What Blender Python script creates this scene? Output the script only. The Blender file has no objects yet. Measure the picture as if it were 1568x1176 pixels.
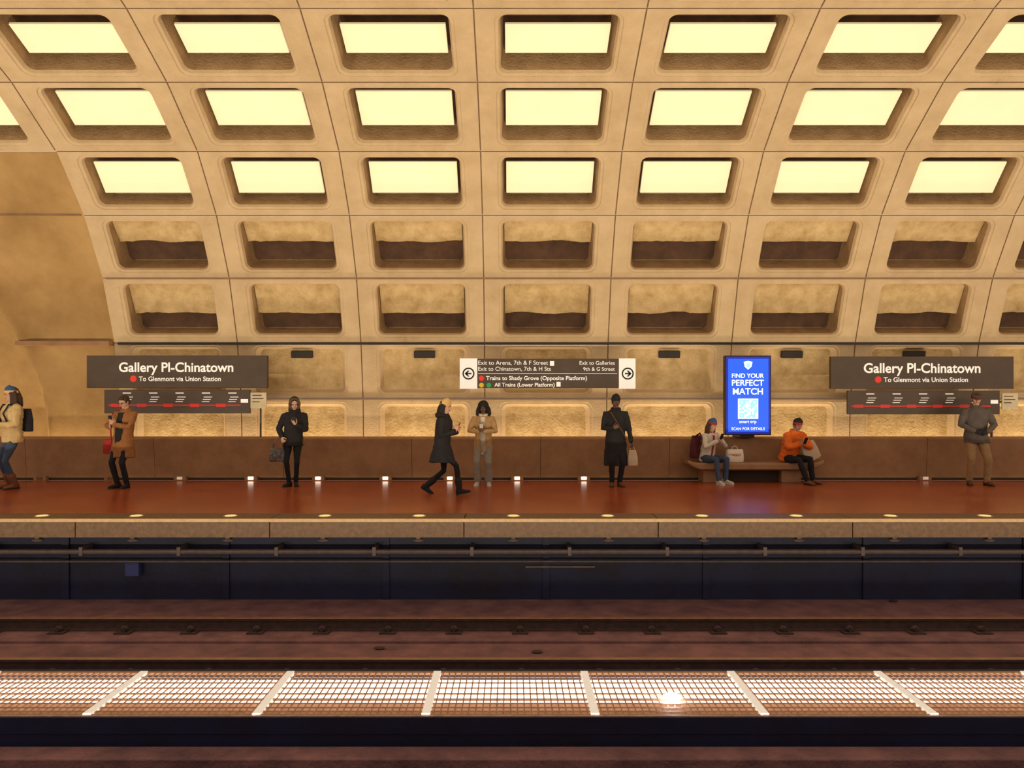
import bpy, bmesh, math, random
from mathutils import Vector, Matrix, noise
random.seed(7)
V=Vector
F=1597.0; CX=1106.0; HY=864.0; CH=1.68
def WX(px,Y): return (px-CX)/F*Y
def WZ(py,Y): return CH-(py-HY)/F*Y
scene=bpy.context.scene
scene.view_settings.view_transform='Standard'
scene.view_settings.look='None'

# ------------------------------------------------------------ materials
def mk(name,c1,c2=None,rough=0.8,scale=4.0,bump=0.0,bscale=30.0,emit=0.0,metal=0.0,ecol=None,c3=None,spec=0.4):
    m=bpy.data.materials.new(name); m.use_nodes=True
    nt=m.node_tree; b=nt.nodes['Principled BSDF']
    b.inputs['Roughness'].default_value=rough
    b.inputs['Metallic'].default_value=metal
    b.inputs['Specular IOR Level'].default_value=spec
    tc=nt.nodes.new('ShaderNodeTexCoord')
    if c2 is None: c2=tuple(v*0.8 for v in c1)
    n=nt.nodes.new('ShaderNodeTexNoise'); n.inputs['Scale'].default_value=scale
    n.inputs['Detail'].default_value=7; n.inputs['Roughness'].default_value=0.65
    nt.links.new(tc.outputs['Object'],n.inputs['Vector'])
    r=nt.nodes.new('ShaderNodeValToRGB')
    r.color_ramp.elements[0].position=0.34; r.color_ramp.elements[0].color=(*c2,1)
    r.color_ramp.elements[1].position=0.66; r.color_ramp.elements[1].color=(*c1,1)
    if c3:
        e=r.color_ramp.elements.new(0.2); e.color=(*c3,1)
    nt.links.new(n.outputs['Fac'],r.inputs['Fac'])
    nt.links.new(r.outputs['Color'],b.inputs['Base Color'])
    if bump>0:
        n2=nt.nodes.new('ShaderNodeTexNoise'); n2.inputs['Scale'].default_value=bscale; n2.inputs['Detail'].default_value=5
        nt.links.new(tc.outputs['Object'],n2.inputs['Vector'])
        bp=nt.nodes.new('ShaderNodeBump'); bp.inputs['Strength'].default_value=bump; bp.inputs['Distance'].default_value=0.02
        nt.links.new(n2.outputs['Fac'],bp.inputs['Height']); nt.links.new(bp.outputs['Normal'],b.inputs['Normal'])
    if emit>0:
        b.inputs['Emission Color'].default_value=(*(ecol or c1),1)
        b.inputs['Emission Strength'].default_value=emit
    return m

M={}
M['conc']=mk('concrete_rib',(0.62,0.465,0.285),(0.52,0.38,0.22),0.85,2.2,0.6,35,c3=(0.38,0.26,0.14))
M['conc2']=mk('concrete_rough',(0.66,0.49,0.26),(0.44,0.30,0.13),0.9,3.5,1.0,22,c3=(0.22,0.13,0.055))
M['concshade']=mk('concrete_reveal_shade',(0.42,0.275,0.14),(0.30,0.185,0.085),0.9,3.0,0.8,25,c3=(0.12,0.07,0.035))  # rib concrete darkened to put recess shade into the coffer sides
M['backshade']=mk('coffer_back_shade',(0.11,0.055,0.03),(0.06,0.031,0.018),0.9,3)  # shade at the coffer back put into its dark colour
M['panel']=mk('acoustic_panel',(0.90,0.82,0.58),(0.86,0.77,0.52),0.8,3,emit=0.32,ecol=(1.0,0.86,0.52))  # emission puts reflected light into the panels; they hold no lamps
M['plain']=mk('concrete_plain',(0.46,0.29,0.115),(0.30,0.175,0.06),0.8,0.7,0.4,12,c3=(0.2,0.11,0.04))
M['parapet']=mk('parapet_concrete',(0.36,0.195,0.095),(0.27,0.14,0.068),0.55,3,0.3,40)
M['joint']=mk('joint_dark',(0.05,0.03,0.02),rough=0.9)
M['seam']=mk('seam_brown',(0.30,0.19,0.11),rough=0.9)
M['granite']=mk('granite_edge',(0.19,0.105,0.052),(0.115,0.06,0.032),0.5,14,0.2,80)
M['edgeline']=mk('edge_trim',(0.60,0.40,0.20),(0.48,0.31,0.14),0.5,20)
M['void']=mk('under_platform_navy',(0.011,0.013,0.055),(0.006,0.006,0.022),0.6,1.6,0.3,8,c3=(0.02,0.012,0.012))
M['bed']=mk('track_bed_concrete',(0.26,0.12,0.12),(0.12,0.056,0.065),0.7,2.5,0.6,30,c3=(0.04,0.024,0.04))
M['rust']=mk('rail_rust',(0.07,0.035,0.03),(0.035,0.018,0.018),0.6,12,0.3,50)
M['railhead']=mk('rail_head',(0.50,0.28,0.16),(0.38,0.20,0.12),0.35,8,metal=0.6)
M['pipe']=mk('conduit_grey',(0.13,0.09,0.08),(0.08,0.055,0.05),0.5,10)
M['grate']=mk('grating_steel',(0.40,0.22,0.13),(0.28,0.15,0.09),0.6,15)
M['divider']=mk('trough_divider_white',(0.9,0.88,0.84),(0.86,0.83,0.78),0.5,8,emit=0.25,ecol=(1,0.95,0.88))  # faint glow put into the white in place of received light
M['diffuser']=mk('trough_diffuser',(0.9,0.88,0.8),emit=2.8,ecol=(1.0,0.88,0.72))
M['lampglow']=mk('lamp_glow',(1,0.95,0.85),emit=3.0,ecol=(1,0.90,0.74))
M['edgeglow']=mk('edge_lamp_glow',(1,0.9,0.4),emit=0.45,ecol=(1,0.85,0.35))
M['dimglow']=mk('dim_lamp',(0.7,0.6,0.5),emit=0.3,ecol=(1,0.8,0.6))
M['sign']=mk('sign_brown',(0.085,0.055,0.038),(0.065,0.042,0.028),0.45,3)
M['text']=mk('sign_white',(0.95,0.93,0.88),(0.93,0.91,0.86),0.5,emit=0.25,ecol=(1,0.95,0.9))
M['black']=mk('black_plastic',(0.012,0.012,0.014),rough=0.4)
M['red']=mk('red_dot',(0.8,0.04,0.02),rough=0.5,emit=0.15)
M['redline']=mk('route_line_red',(0.75,0.04,0.035),rough=0.5)
M['yellow']=mk('yellow_dot',(0.8,0.6,0.02),rough=0.5,emit=0.1)
M['green']=mk('green_dot',(0.02,0.4,0.1),rough=0.5,emit=0.1)
M['blue']=mk('screen_blue',(0.01,0.05,0.6),(0.01,0.045,0.55),0.3,2,emit=1.1,ecol=(0.012,0.10,0.95))
M['bluedk']=mk('screen_border',(0.02,0.02,0.25),rough=0.3,emit=0.5,ecol=(0.01,0.02,0.5))
M['screentext']=mk('screen_text',(0.9,0.95,1),emit=1.1,ecol=(0.85,0.95,1))
M['cyan']=mk('screen_cyan',(0.3,0.7,0.95),emit=0.8,ecol=(0.3,0.75,1))
M['vent']=mk('vent_dark',(0.03,0.022,0.018),rough=0.7)

def tile_mat():
    m=bpy.data.materials.new('quarry_tile'); m.use_nodes=True
    nt=m.node_tree;b=nt.nodes['Principled BSDF']
    tc=nt.nodes.new('ShaderNodeTexCoord')
    vo=nt.nodes.new('ShaderNodeTexVoronoi'); vo.inputs['Scale'].default_value=6.5; vo.inputs['Randomness'].default_value=0.25
    nt.links.new(tc.outputs['Object'],vo.inputs['Vector'])
    no=nt.nodes.new('ShaderNodeTexNoise'); no.inputs['Scale'].default_value=0.9; no.inputs['Detail'].default_value=6
    nt.links.new(tc.outputs['Object'],no.inputs['Vector'])
    r=nt.nodes.new('ShaderNodeValToRGB'); r.color_ramp.elements[0].position=0.3; r.color_ramp.elements[1].position=0.7
    r.color_ramp.elements[0].color=(0.31,0.062,0.022,1); r.color_ramp.elements[1].color=(0.41,0.088,0.030,1)
    nt.links.new(no.outputs['Fac'],r.inputs['Fac'])
    mix=nt.nodes.new('ShaderNodeMixRGB'); mix.blend_type='MULTIPLY'; mix.inputs['Fac'].default_value=0.15
    nt.links.new(r.outputs['Color'],mix.inputs['Color1']); nt.links.new(vo.outputs['Color'],mix.inputs['Color2'])
    nt.links.new(mix.outputs['Color'],b.inputs['Base Color'])
    mr=nt.nodes.new('ShaderNodeMapRange'); mr.inputs['To Min'].default_value=0.20; mr.inputs['To Max'].default_value=0.30
    nt.links.new(no.outputs['Fac'],mr.inputs['Value']); nt.links.new(mr.outputs['Result'],b.inputs['Roughness'])
    bp=nt.nodes.new('ShaderNodeBump'); bp.inputs['Strength'].default_value=0.06; bp.inputs['Distance'].default_value=0.01
    nt.links.new(vo.outputs['Distance'],bp.inputs['Height']); nt.links.new(bp.outputs['Normal'],b.inputs['Normal'])
    return m
M['tile']=tile_mat()

# ------------------------------------------------------------ mesh builder
class MB:
    def __init__(s): s.v=[]; s.f=[]; s.m=[]
    def box(s,x0,x1,y0,y1,z0,z1,mat=0):
        i=len(s.v)
        for z in (z0,z1):
            for y in (y0,y1):
                for x in (x0,x1): s.v.append(V((x,y,z)))
        for q in ((0,1,3,2),(4,6,7,5),(0,4,5,1),(2,3,7,6),(0,2,6,4),(1,5,7,3)):
            s.f.append([i+k for k in q]); s.m.append(mat)
        return s
    def obox(s,c,ax,ay,az,mat=0):
        i=len(s.v); c=V(c);ax=V(ax);ay=V(ay);az=V(az)
        for k in (-1,1):
            for j in (-1,1):
                for l in (-1,1): s.v.append(c+ax*l+ay*j+az*k)
        for q in ((0,1,3,2),(4,6,7,5),(0,4,5,1),(2,3,7,6),(0,2,6,4),(1,5,7,3)):
            s.f.append([i+k for k in q]); s.m.append(mat)
        return s
    def face(s,pts,mat=0):
        i=len(s.v); s.v+= [V(p) for p in pts]; s.f.append(list(range(i,i+len(pts)))); s.m.append(mat)
    def rings(s,rs,mat=0,cap=True,mats=None):
        n=len(rs[0]); base=len(s.v)
        for r in rs: s.v+= [V(p) for p in r]
        for k in range(len(rs)-1):
            for j in range(n):
                a=base+k*n+j; b=base+k*n+(j+1)%n
                s.f.append([a,b,b+n,a+n]); s.m.append(mats[k] if mats else mat)
        if cap:
            s.f.append([base+j for j in range(n)]); s.m.append(mat)
            s.f.append([base+(len(rs)-1)*n+j for j in range(n)]); s.m.append(mat)
        return s
    def loft(s,rs,seg=18,mat=0):
        out=[]
        for c,a,b in rs:
            c=V(c);a=V(a);b=V(b)
            out.append([c+a*math.cos(2*math.pi*t/seg)+b*math.sin(2*math.pi*t/seg) for t in range(seg)])
        return s.rings(out,mat)
    def tube(s,pts,rad,seg=12,mat=0,flat=1.0,side=None):
        pts=[V(p) for p in pts]
        if not isinstance(rad,(list,tuple)): rad=[rad]*len(pts)
        tg=[]
        for i in range(len(pts)):
            a=pts[max(0,i-1)]; b=pts[min(len(pts)-1,i+1)]
            d=(b-a); tg.append(d.normalized() if d.length>1e-9 else V((0,0,1)))
        u=V(side) if side is not None else (V((1,0,0)) if abs(tg[0].x)<0.8 else V((0,1,0)))
        rs=[]
        def ring(c,t,r):
            nonlocal u
            u=(u-t*u.dot(t)); u.normalize(); w=t.cross(u)
            rs.append((c,u*r,w*r*flat))
        t=tg[0];r=rad[0]; ring(pts[0]-t*r*0.95,t,r*0.3); ring(pts[0]-t*r*0.6,t,r*0.8)
        for p,t,r in zip(pts,tg,rad): ring(p,t,r)
        t=tg[-1];r=rad[-1]; ring(pts[-1]+t*r*0.6,t,r*0.8); ring(pts[-1]+t*r*0.95,t,r*0.3)
        return s.loft(rs,seg,mat)
    def ell(s,c,r,seg=18,n=10,mat=0,R=None):
        c=V(c); rs=[]
        for k in range(n+1):
            ph=math.pi*(0.03+0.94*k/n)
            ring=[]
            for j in range(seg):
                th=2*math.pi*j/seg
                p=V((r[0]*math.sin(ph)*math.cos(th),r[1]*math.sin(ph)*math.sin(th),r[2]*math.cos(ph)))
                if R is not None: p=R@p
                ring.append(c+p)
            rs.append(ring)
        return s.rings(rs,mat)
    def obj(s,name,mats,parent=None,smooth=False,remesh=0,sm=0,disp=None,xf=None,center=False,bevel=0,sub=0):
        me=bpy.data.meshes.new(name)
        vs=[(xf@v if xf is not None else v) for v in s.v]
        off=V((0,0,0))
        if center:
            mn=V([min(v[i] for v in vs) for i in range(3)]); mx=V([max(v[i] for v in vs) for i in range(3)])
            off=(mn+mx)/2; off.z=mn.z; vs=[v-off for v in vs]
        me.from_pydata([tuple(v) for v in vs],[],s.f)
        if not isinstance(mats,(list,tuple)): mats=[mats]
        for m in mats: me.materials.append(m)
        me.polygons.foreach_set('material_index',s.m)
        bm=bmesh.new(); bm.from_mesh(me); bmesh.ops.recalc_face_normals(bm,faces=bm.faces); bm.to_mesh(me); bm.free()
        if smooth or remesh: me.polygons.foreach_set('use_smooth',[True]*len(me.polygons))
        o=bpy.data.objects.new(name,me); scene.collection.objects.link(o); o.location=off
        if parent: o.parent=parent
        if bevel:
            b=o.modifiers.new('bevel','BEVEL'); b.width=bevel; b.segments=2; b.limit_method='ANGLE'
        if sub:
            b=o.modifiers.new('sub','SUBSURF'); b.levels=sub; b.render_levels=sub
        if remesh:
            r=o.modifiers.new('remesh','REMESH'); r.mode='VOXEL'; r.voxel_size=remesh; r.use_smooth_shade=True
        if sm:
            q=o.modifiers.new('smooth','SMOOTH'); q.factor=0.5; q.iterations=sm
        if disp:
            t=bpy.data.textures.new(name+'_tex','CLOUDS'); t.noise_scale=disp[0]; t.noise_depth=2
            d=o.modifiers.new('disp','DISPLACE'); d.texture=t; d.strength=disp[1]; d.mid_level=0.5
            d.texture_coords='LOCAL'
        return o

def empty(name,loc=(0,0,0),rot=0,sc=1):
    e=bpy.data.objects.new(name,None); scene.collection.objects.link(e)
    e.location=loc; e.rotation_euler=(0,0,rot); e.scale=(sc,)*3; e.empty_display_size=0.2
    return e

def text(s,px0,px1,py,Y,mat,parent,name='lettering',bold=0.0,align=None):
    cu=bpy.data.curves.new(name,'FONT'); cu.body=s; cu.extrude=0.0; cu.offset=bold
    o=bpy.data.objects.new(name,cu); scene.collection.objects.link(o)
    bpy.context.view_layer.update()
    dg=bpy.context.evaluated_depsgraph_get()
    me=bpy.data.meshes.new_from_object(o.evaluated_get(dg))
    bpy.data.objects.remove(o)
    xs=[v.co.x for v in me.vertices]; mn=min(xs); w=max(xs)-mn
    tw=(px1-px0)/F*Y; k=tw/w
    X0=WX(px0,Y); Z0=WZ(py,Y)
    for v in me.vertices:
        v.co=V((X0+(v.co.x-mn)*k, Y, Z0+v.co.y*k))
    me.materials.clear(); me.materials.append(mat)
    ob=bpy.data.objects.new(name,me); scene.collection.objects.link(ob); ob.parent=parent
    return ob
def disc(mb,px,py,r,Y,mat,n=20):
    x=WX(px,Y);z=WZ(py,Y); mb.face([(x+r*math.cos(2*math.pi*i/n),Y,z+r*math.sin(2*math.pi*i/n)) for i in range(n)],mat)
def prect(mb,px0,px1,py0,py1,Y,mat):
    mb.face([(WX(px0,Y),Y,WZ(py1,Y)),(WX(px1,Y),Y,WZ(py1,Y)),(WX(px1,Y),Y,WZ(py0,Y)),(WX(px0,Y),Y,WZ(py0,Y))],mat)
def pbox(mb,px0,px1,py0,py1,Y,Y2,mat):
    mb.box(WX(px0,Y),WX(px1,Y),Y,Y2,WZ(py1,Y),WZ(py0,Y),mat)

# ------------------------------------------------------------ vault
LN=[(16.45,0.02),(16.38,1.72),(16.15,2.93),(15.68,4.27),(15.0,5.43),(14.1,6.42),(12.85,7.2),(11.5,7.77),(10.1,8.12),(8.7,8.33),(7.25,8.42)]
S=2.7; XB=-0.6
def rrect(x0,x1,v0,v1,r,n=5):
    pts=[]
    for cx,cv,a0 in ((x1-r,v0+r,-90),(x1-r,v1-r,0),(x0+r,v1-r,90),(x0+r,v0+r,180)):
        for k in range(n):
            a=math.radians(a0+90*k/(n-1)); pts.append((cx+r*math.cos(a),cv+r*math.sin(a)))
    return pts
vb=MB()
for row in range(10):
    A=V((0,)+LN[row]);B=V((0,)+LN[row+1]); vd=B-A; L=vd.length; vd.normalize()
    nrm=V((0,vd.z,-vd.y))   # away from room
    for k in range(-6,6):
        x0=XB+S*k; x1=x0+S
        if k<-3 and row<5: continue
        def P(u,v,w): return V((x0+u,A.y+vd.y*v+nrm.y*w,A.z+vd.z*v+nrm.z*w))
        mx=0.38
        mt=0.13; mbm=0.17
        if row==1: mt,mbm=0.1,0.12
        if row==0: mt,mbm=0.13,0.3
        dep={0:0.16,1:0.16}.get(row,0.50)
        spec=[((0,S,0,L,0.001),0.025),((0.006,S-0.006,0.006,L-0.006,0.003),0.025),((0.012,S-0.012,0.012,L-0.012,0.003),0.0),
              ((mx-0.06,S-mx+0.06,mbm-0.05,L-mt+0.045,0.17),0.0),((mx-0.055,S-mx+0.055,mbm-0.045,L-mt+0.04,0.165),0.02),
              ((mx,S-mx,mbm,L-mt,0.14),0.022),((mx+0.03,S-mx-0.03,mbm+0.02,L-mt-0.02,0.12),0.09),
              ((mx+0.075,S-mx-0.075,mbm+0.05,L-mt-0.06,0.09),dep)]
        rs=[]
        for (a,b,c,d,r),w in spec: rs.append([P(u,v,w) for u,v in rrect(a,b,c,d,r)])
        base=len(vb.v)
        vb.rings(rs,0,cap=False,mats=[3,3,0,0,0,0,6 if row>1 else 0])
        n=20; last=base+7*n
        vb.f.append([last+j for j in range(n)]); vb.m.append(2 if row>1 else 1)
        if row>=4:   # white acoustic panel
            a,b=mx+0.105,S-mx-0.105; c,d=L*0.27,L*(0.76 if row<6 else 0.66)
            p=[P(a,c,0.25),P(b,c,0.25),P(b,d,0.25),P(a,d,0.25),P(a,c,0.3),P(b,c,0.3),P(b,d,0.3),P(a,d,0.3)]
            i=len(vb.v); vb.v+=p
            for q in ((0,1,2,3),(4,5,6,7),(0,1,5,4),(1,2,6,5),(2,3,7,6),(3,0,4,7)): vb.f.append([i+t for t in q]); vb.m.append(4)
        elif row>=2: # rough concrete infill, ragged lower edge shaped as the shadow line
            a,b=mx+0.06,S-mx-0.06; nn=28; i=len(vb.v); ph=random.uniform(0,99)
            base_f=0.52 if row==3 else 0.42
            for t in range(nn+1):
                u=a+(b-a)*t/nn
                lo=L*base_f+0.05*noise.noise(V((u*1.6+ph,0,row)))+0.015*noise.noise(V((u*8+ph,3,row)))
                vb.v+=[P(u,lo,0.30),P(u,L-mt-0.03,0.20),P(u,lo,0.50)]
            for t in range(nn):
                q=i+3*t
                vb.f.append([q,q+3,q+4,q+1]); vb.m.append(1)
                vb.f.append([q,q+3,q+5,q+2]); vb.m.append(1)
        elif row==1 and k not in(-3,0):
            vb.obox(P(S*0.5+0.02,L-mt-0.17,0.12),(0.23,0,0),vd*0.075,nrm*0.06,5)
o=vb.obj('ceiling',[M['conc'],M['conc2'],M['backshade'],M['seam'],M['panel'],M['vent'],M['concshade']])
bv=o.modifiers.new('b','BEVEL'); bv.width=0.008; bv.segments=1; bv.limit_method='ANGLE'; bv.angle_limit=math.radians(50)

# plain left bay with an arched recess
pb=MB(); xs=[-8.7-0.08*i for i in range(102)]
prof=[]
for r in range(5):
    for t in range(14):
        a=V((0,)+LN[r]);b=V((0,)+LN[r+1]); prof.append(a.lerp(b,t/14))
prof.append(V((0,)+LN[5]))
for _ in range(24):
    prof=[prof[0]]+[(prof[i-1]+prof[i]*2+prof[i+1])/4 for i in range(1,len(prof)-1)]+[prof[-1]]
for p in prof:
    for x in xs:
        e=((x+13.6)/3.3)**2+((p.z-0.6)/4.6)**2
        w=0.05
        if e<1: w+=0.9*min(1,(1-e)*10)
        ridge=max(0,1-abs(e-1.06)*12)
        w-=0.14*ridge
        pb.v.append(V((x,p.y+w*0.9,p.z+w*0.25)))
nx=len(xs)
for j in range(len(prof)-1):
    for i in range(nx-1):
        a=j*nx+i; pb.f.append([a,a+1,a+nx+1,a+nx]); pb.m.append(0)
pb.obj('wall_left',M['plain'],smooth=True)

for i,(li,h) in enumerate(((1,0.03),(2,0.045),(3,0.018))):
    y,z=LN[li]; t=MB(); t.box(-8.6,15.6,y-0.045,y+0.02,z-h/2-0.02,z+h/2-0.02)
    t.obj('trim_%d'%(i+1),M['joint'] if i==1 else M['seam'],bevel=0.006)
t=MB(); t.box(-16,-8.75,14.98,15.03,5.42,5.445); t.obj('trim_4',M['seam'])
t=MB(); t.box(-10.75,-8.72,15.98,16.25,2.86,2.96); t.obj('trim_5',M['parapet'],bevel=0.01)

# ------------------------------------------------------------ platform
fl=MB(); fl.box(-17,16,10.95,15.46,-0.3,0.0)
fl.obj('floor',M['tile'])
ed=MB()
x=WX(165,10.45)-2.74*4
for i in range(11):
    ed.box(x+0.006,x+2.74-0.006,10.42,10.94,-0.26,0.004,0)
    x+=2.74
ed.box(-17,16,10.38,10.435,-0.035,0.009,1)
ed.box(-17,16,10.47,10.93,-0.25,-0.02,2)
ed.obj('platform_edge',[M['granite'],M['edgeline'],M['joint']],bevel=0.004)
for i in range(16):
    px=293+204*(i-3); X=WX(px,10.62)
    l=MB(); n=20
    for (ra,z0,z1,mt) in ((0.10,0.001,0.010,1),(0.078,0.001,0.016,0)):
        l.rings([[V((X+ra*math.cos(2*math.pi*j/n),10.64+ra*math.sin(2*math.pi*j/n),z+0.004)) for j in range(n)] for z in (z0,z1)],mt)
    l.obj('platform_edge_light',[M['edgeglow'],M['edgeline']],center=True)

pw=MB()
x=-0.6-2.7*6+1.2
while x<16:
    pw.rings([[V((xx,y,z)) for (y,z) in ((15.50,0.0),(15.50,0.07),(15.53,0.09),(15.47,0.86),(15.50,0.895),(15.95,0.895),(15.98,0.86),(15.98,0.0))] for xx in (x+0.004,x+2.696)],0)
    x+=2.7
pw.box(-16,15.6,15.56,15.95,0.02,0.87,1)
pw.obj('parapet_wall',[M['parapet'],M['joint']])
bs=MB(); bs.box(-16,16,15.47,15.495,0.0,0.05); bs.obj('baseboard_back',M['joint'])

for px,lit in ((88,0),(240,0),(390,1),(543,2),(688,2),(833,2),(972,2),(1117,2),(1261,2),(1595,0),(1997,1)):
    X=WX(px,15.4); b=MB()
    b.box(X-0.13,X+0.13,15.36,15.46,0.0,0.10,0); b.box(X-0.055,X+0.055,15.345,15.37,0.025,0.085,1)
    b.obj('floor_wash_light',[M['parapet'],{0:M['granite'],1:M['dimglow'],2:M['lampglow']}[lit]],bevel=0.006,center=True)

# ------------------------------------------------------------ under platform + track bed
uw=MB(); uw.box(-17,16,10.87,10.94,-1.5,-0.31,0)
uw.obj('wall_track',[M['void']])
svc=empty('under_platform_services')
pp=MB(); pp.tube([(-17,10.62,-0.50),(16,10.62,-0.50)],0.035,10,0)
pp.tube([(-17,10.7,-0.66),(16,10.7,-0.66)],0.014,8,0)
for i in range(24): pp.box(-16+1.4*i,-15.95+1.4*i,10.58,10.86,-0.55,-0.43,0)
pp.box(WX(1135,10.8),WX(1285,10.8),10.82,10.86,-0.78,-0.75,0); 
pp.obj('conduit_pipe',M['pipe'],svc)
pp=MB()
for i in range(14):
    X=-16+2.35*i; pp.box(X,X+0.10,10.84,10.865,-1.24,-0.3,0)
pp.obj('wall_ribs',M['void'],svc)
for i in range(16):
    X=WX(293+204*(i-3),10.62)
    b=MB(); b.ell((X,10.55,-0.32),(0.085,0.05,0.03)); b.box(X-0.03,X+0.03,10.52,10.6,-0.31,-0.262)
    b.obj('under_edge_lamp',[M['pipe']],svc)
b=MB(); b.box(WX(270,10.75),WX(300,10.75),10.74,10.86,WZ(1245,10.75),WZ(1215,10.75)); 
b.obj('junction_box',mk('junction_blue',(0.04,0.05,0.18)),bevel=0.01,center=True)

tb=MB(); tb.box(-17,16,2.95,10.86,-1.5,-1.25,0)
tb.obj('track_bed',M['bed'])
pl=MB()
pl.box(-17,16,8.9,9.02,-1.25,-1.215); pl.box(-17,16,7.28,7.45,-1.25,-1.17); pl.box(-17,16,5.78,6.0,-1.25,-1.13)
pl.obj('track_plinth',M['bed'],bevel=0.01)
def rail(Y):
    r=MB(); z=-1.249
    prof=[(-.07,0),(.07,0),(.07,.012),(.012,.03),(.012,.11),(.036,.12),(.036,.15),(.03,.155),(-.03,.155),(-.036,.15),(-.036,.12),(-.012,.11),(-.012,.03),(-.07,.012)]
    for X in (-17,16): r.v+=[V((X,Y+a,z+b)) for a,b in prof]
    n=len(prof)
    for j in range(n):
        r.f.append([j,(j+1)%n,(j+1)%n+n,j+n]); r.m.append(1 if j in(6,7,8) else 0)
    for i in range(40):
        X=-16.5+0.83*i
        r.box(X-0.1,X+0.1,Y-0.2,Y+0.2,z,-1.232,0)
        for sgn in(-1,1):
            r.ell((X,Y+sgn*0.11,-1.203),(0.05,0.045,0.04),8,5,0)
            r.tube([(X,Y+sgn*0.15,-1.232),(X,Y+sgn*0.15,-1.18)],0.016,6,0)
    r.obj('running_rail',[M['rust'],M['railhead']])
for Y in (9.43,7.95,5.5,4.02): rail(Y)
for (px,py) in ((1520,1430),(1540,1432),(1500,1428),(820,1402),(1160,1410),(1930,1300)):
    Y=F*(CH+1.25)/(py-HY); d=MB(); d.ell((WX(px,Y),Y,-1.235),(0.07,0.045,0.012),8,4); 
    d.obj('trackside_litter',M['rust'],center=True)

# ------------------------------------------------------------ light trough
Y0,Y1=6.17,7.14; ZG=-0.95
te=empty('light_trough')
tr=MB()
tr.box(-17,16,Y0-0.12,Y0-0.02,-1.249,ZG-0.0,0); tr.box(-17,16,Y1+0.0,Y1+0.08,-1.249,ZG,0)
tr.box(-17,16,Y0-0.01,Y1-0.01,-1.249,-1.02,1)
tr.rings([[V((x,y,z)) for y,z in ((Y0-0.13,ZG-0.10),(Y0-0.13,ZG+0.035),(Y0-0.115,ZG+0.035),(Y0-0.03,ZG-0.04),(Y0-0.03,ZG-0.10))] for x in (-17,16)],0)  # housing added to hide the added uplight strip
tr.obj('trough_body',[M['void'],M['diffuser']],te)
g=MB(); px0=-0.02-0.70-1.415*11
for i in range(24):
    xa=px0+1.415*i
    g.box(xa-0.035,xa+0.035,Y0,Y1,ZG-0.02,ZG+0.014,1)
    n=24
    for j in range(1,n):
        X=xa+1.415*j/n
        g.box(X-0.005,X+0.005,Y0,Y1,ZG-0.010,ZG,0)
for t,w,h in ((0.0,0.02,0.04),(0.07,0.016,0.028),(0.15,0.016,0.026),(0.24,0.014,0.022),(0.34,0.010,0.014),(0.47,0.007,0.010),(0.60,0.006,0.008),(0.73,0.006,0.008),(0.87,0.006,0.008),(1.0,0.02,0.02)):
    y=Y0+(Y1-Y0)*t
    g.box(-17,16,y-w,y+w,ZG-h,ZG+0.003,0)
g.obj('trough_grating',[M['grate'],M['divider']],te)
sp=MB(); sp.ell((WX(1450,6.5),6.48,ZG+0.03),(0.08,0.05,0.03)); sp.obj('trough_spot_lamp',mk('spot_glow',(1,1,1),emit=30,ecol=(1,1,1)),te,smooth=True)

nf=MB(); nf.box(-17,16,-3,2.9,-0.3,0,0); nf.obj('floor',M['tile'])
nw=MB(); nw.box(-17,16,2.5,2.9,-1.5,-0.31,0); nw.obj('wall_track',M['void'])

# ------------------------------------------------------------ bench
bn=MB(); xa,xb=WX(1487,14.85),WX(1782,14.85)
N=40
Lb=xb-xa
secs=[]
for i in range(N+1):
    x=xa+Lb*i/N; e=min(i,N-i)/N*Lb
    up=0.06*max(0,1-e/0.25)**2
    lowt=0.0+0.11*min(1,e/0.28)
    zt=0.41+up; zb=zt-0.09-lowt*0.6
    secs.append([V((x,14.88,zt-0.03)),V((x,14.90,zt)),V((x,15.46,zt)),V((x,15.46,zb)),V((x,14.95,zb)),V((x,14.88,zb+0.03))])
bn.rings(secs,0)
bn.box(xa+0.35,xa+0.75,15.05,15.45,0,0.3,0); bn.box(xb-0.8,xb-0.4,15.05,15.45,0,0.3,0)
bn.box(xa+0.75,xb-0.8,15.2,15.45,0.0,0.3,1)
bn.obj('platform_bench',[M['parapet'],M['joint']],bevel=0.008)

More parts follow.
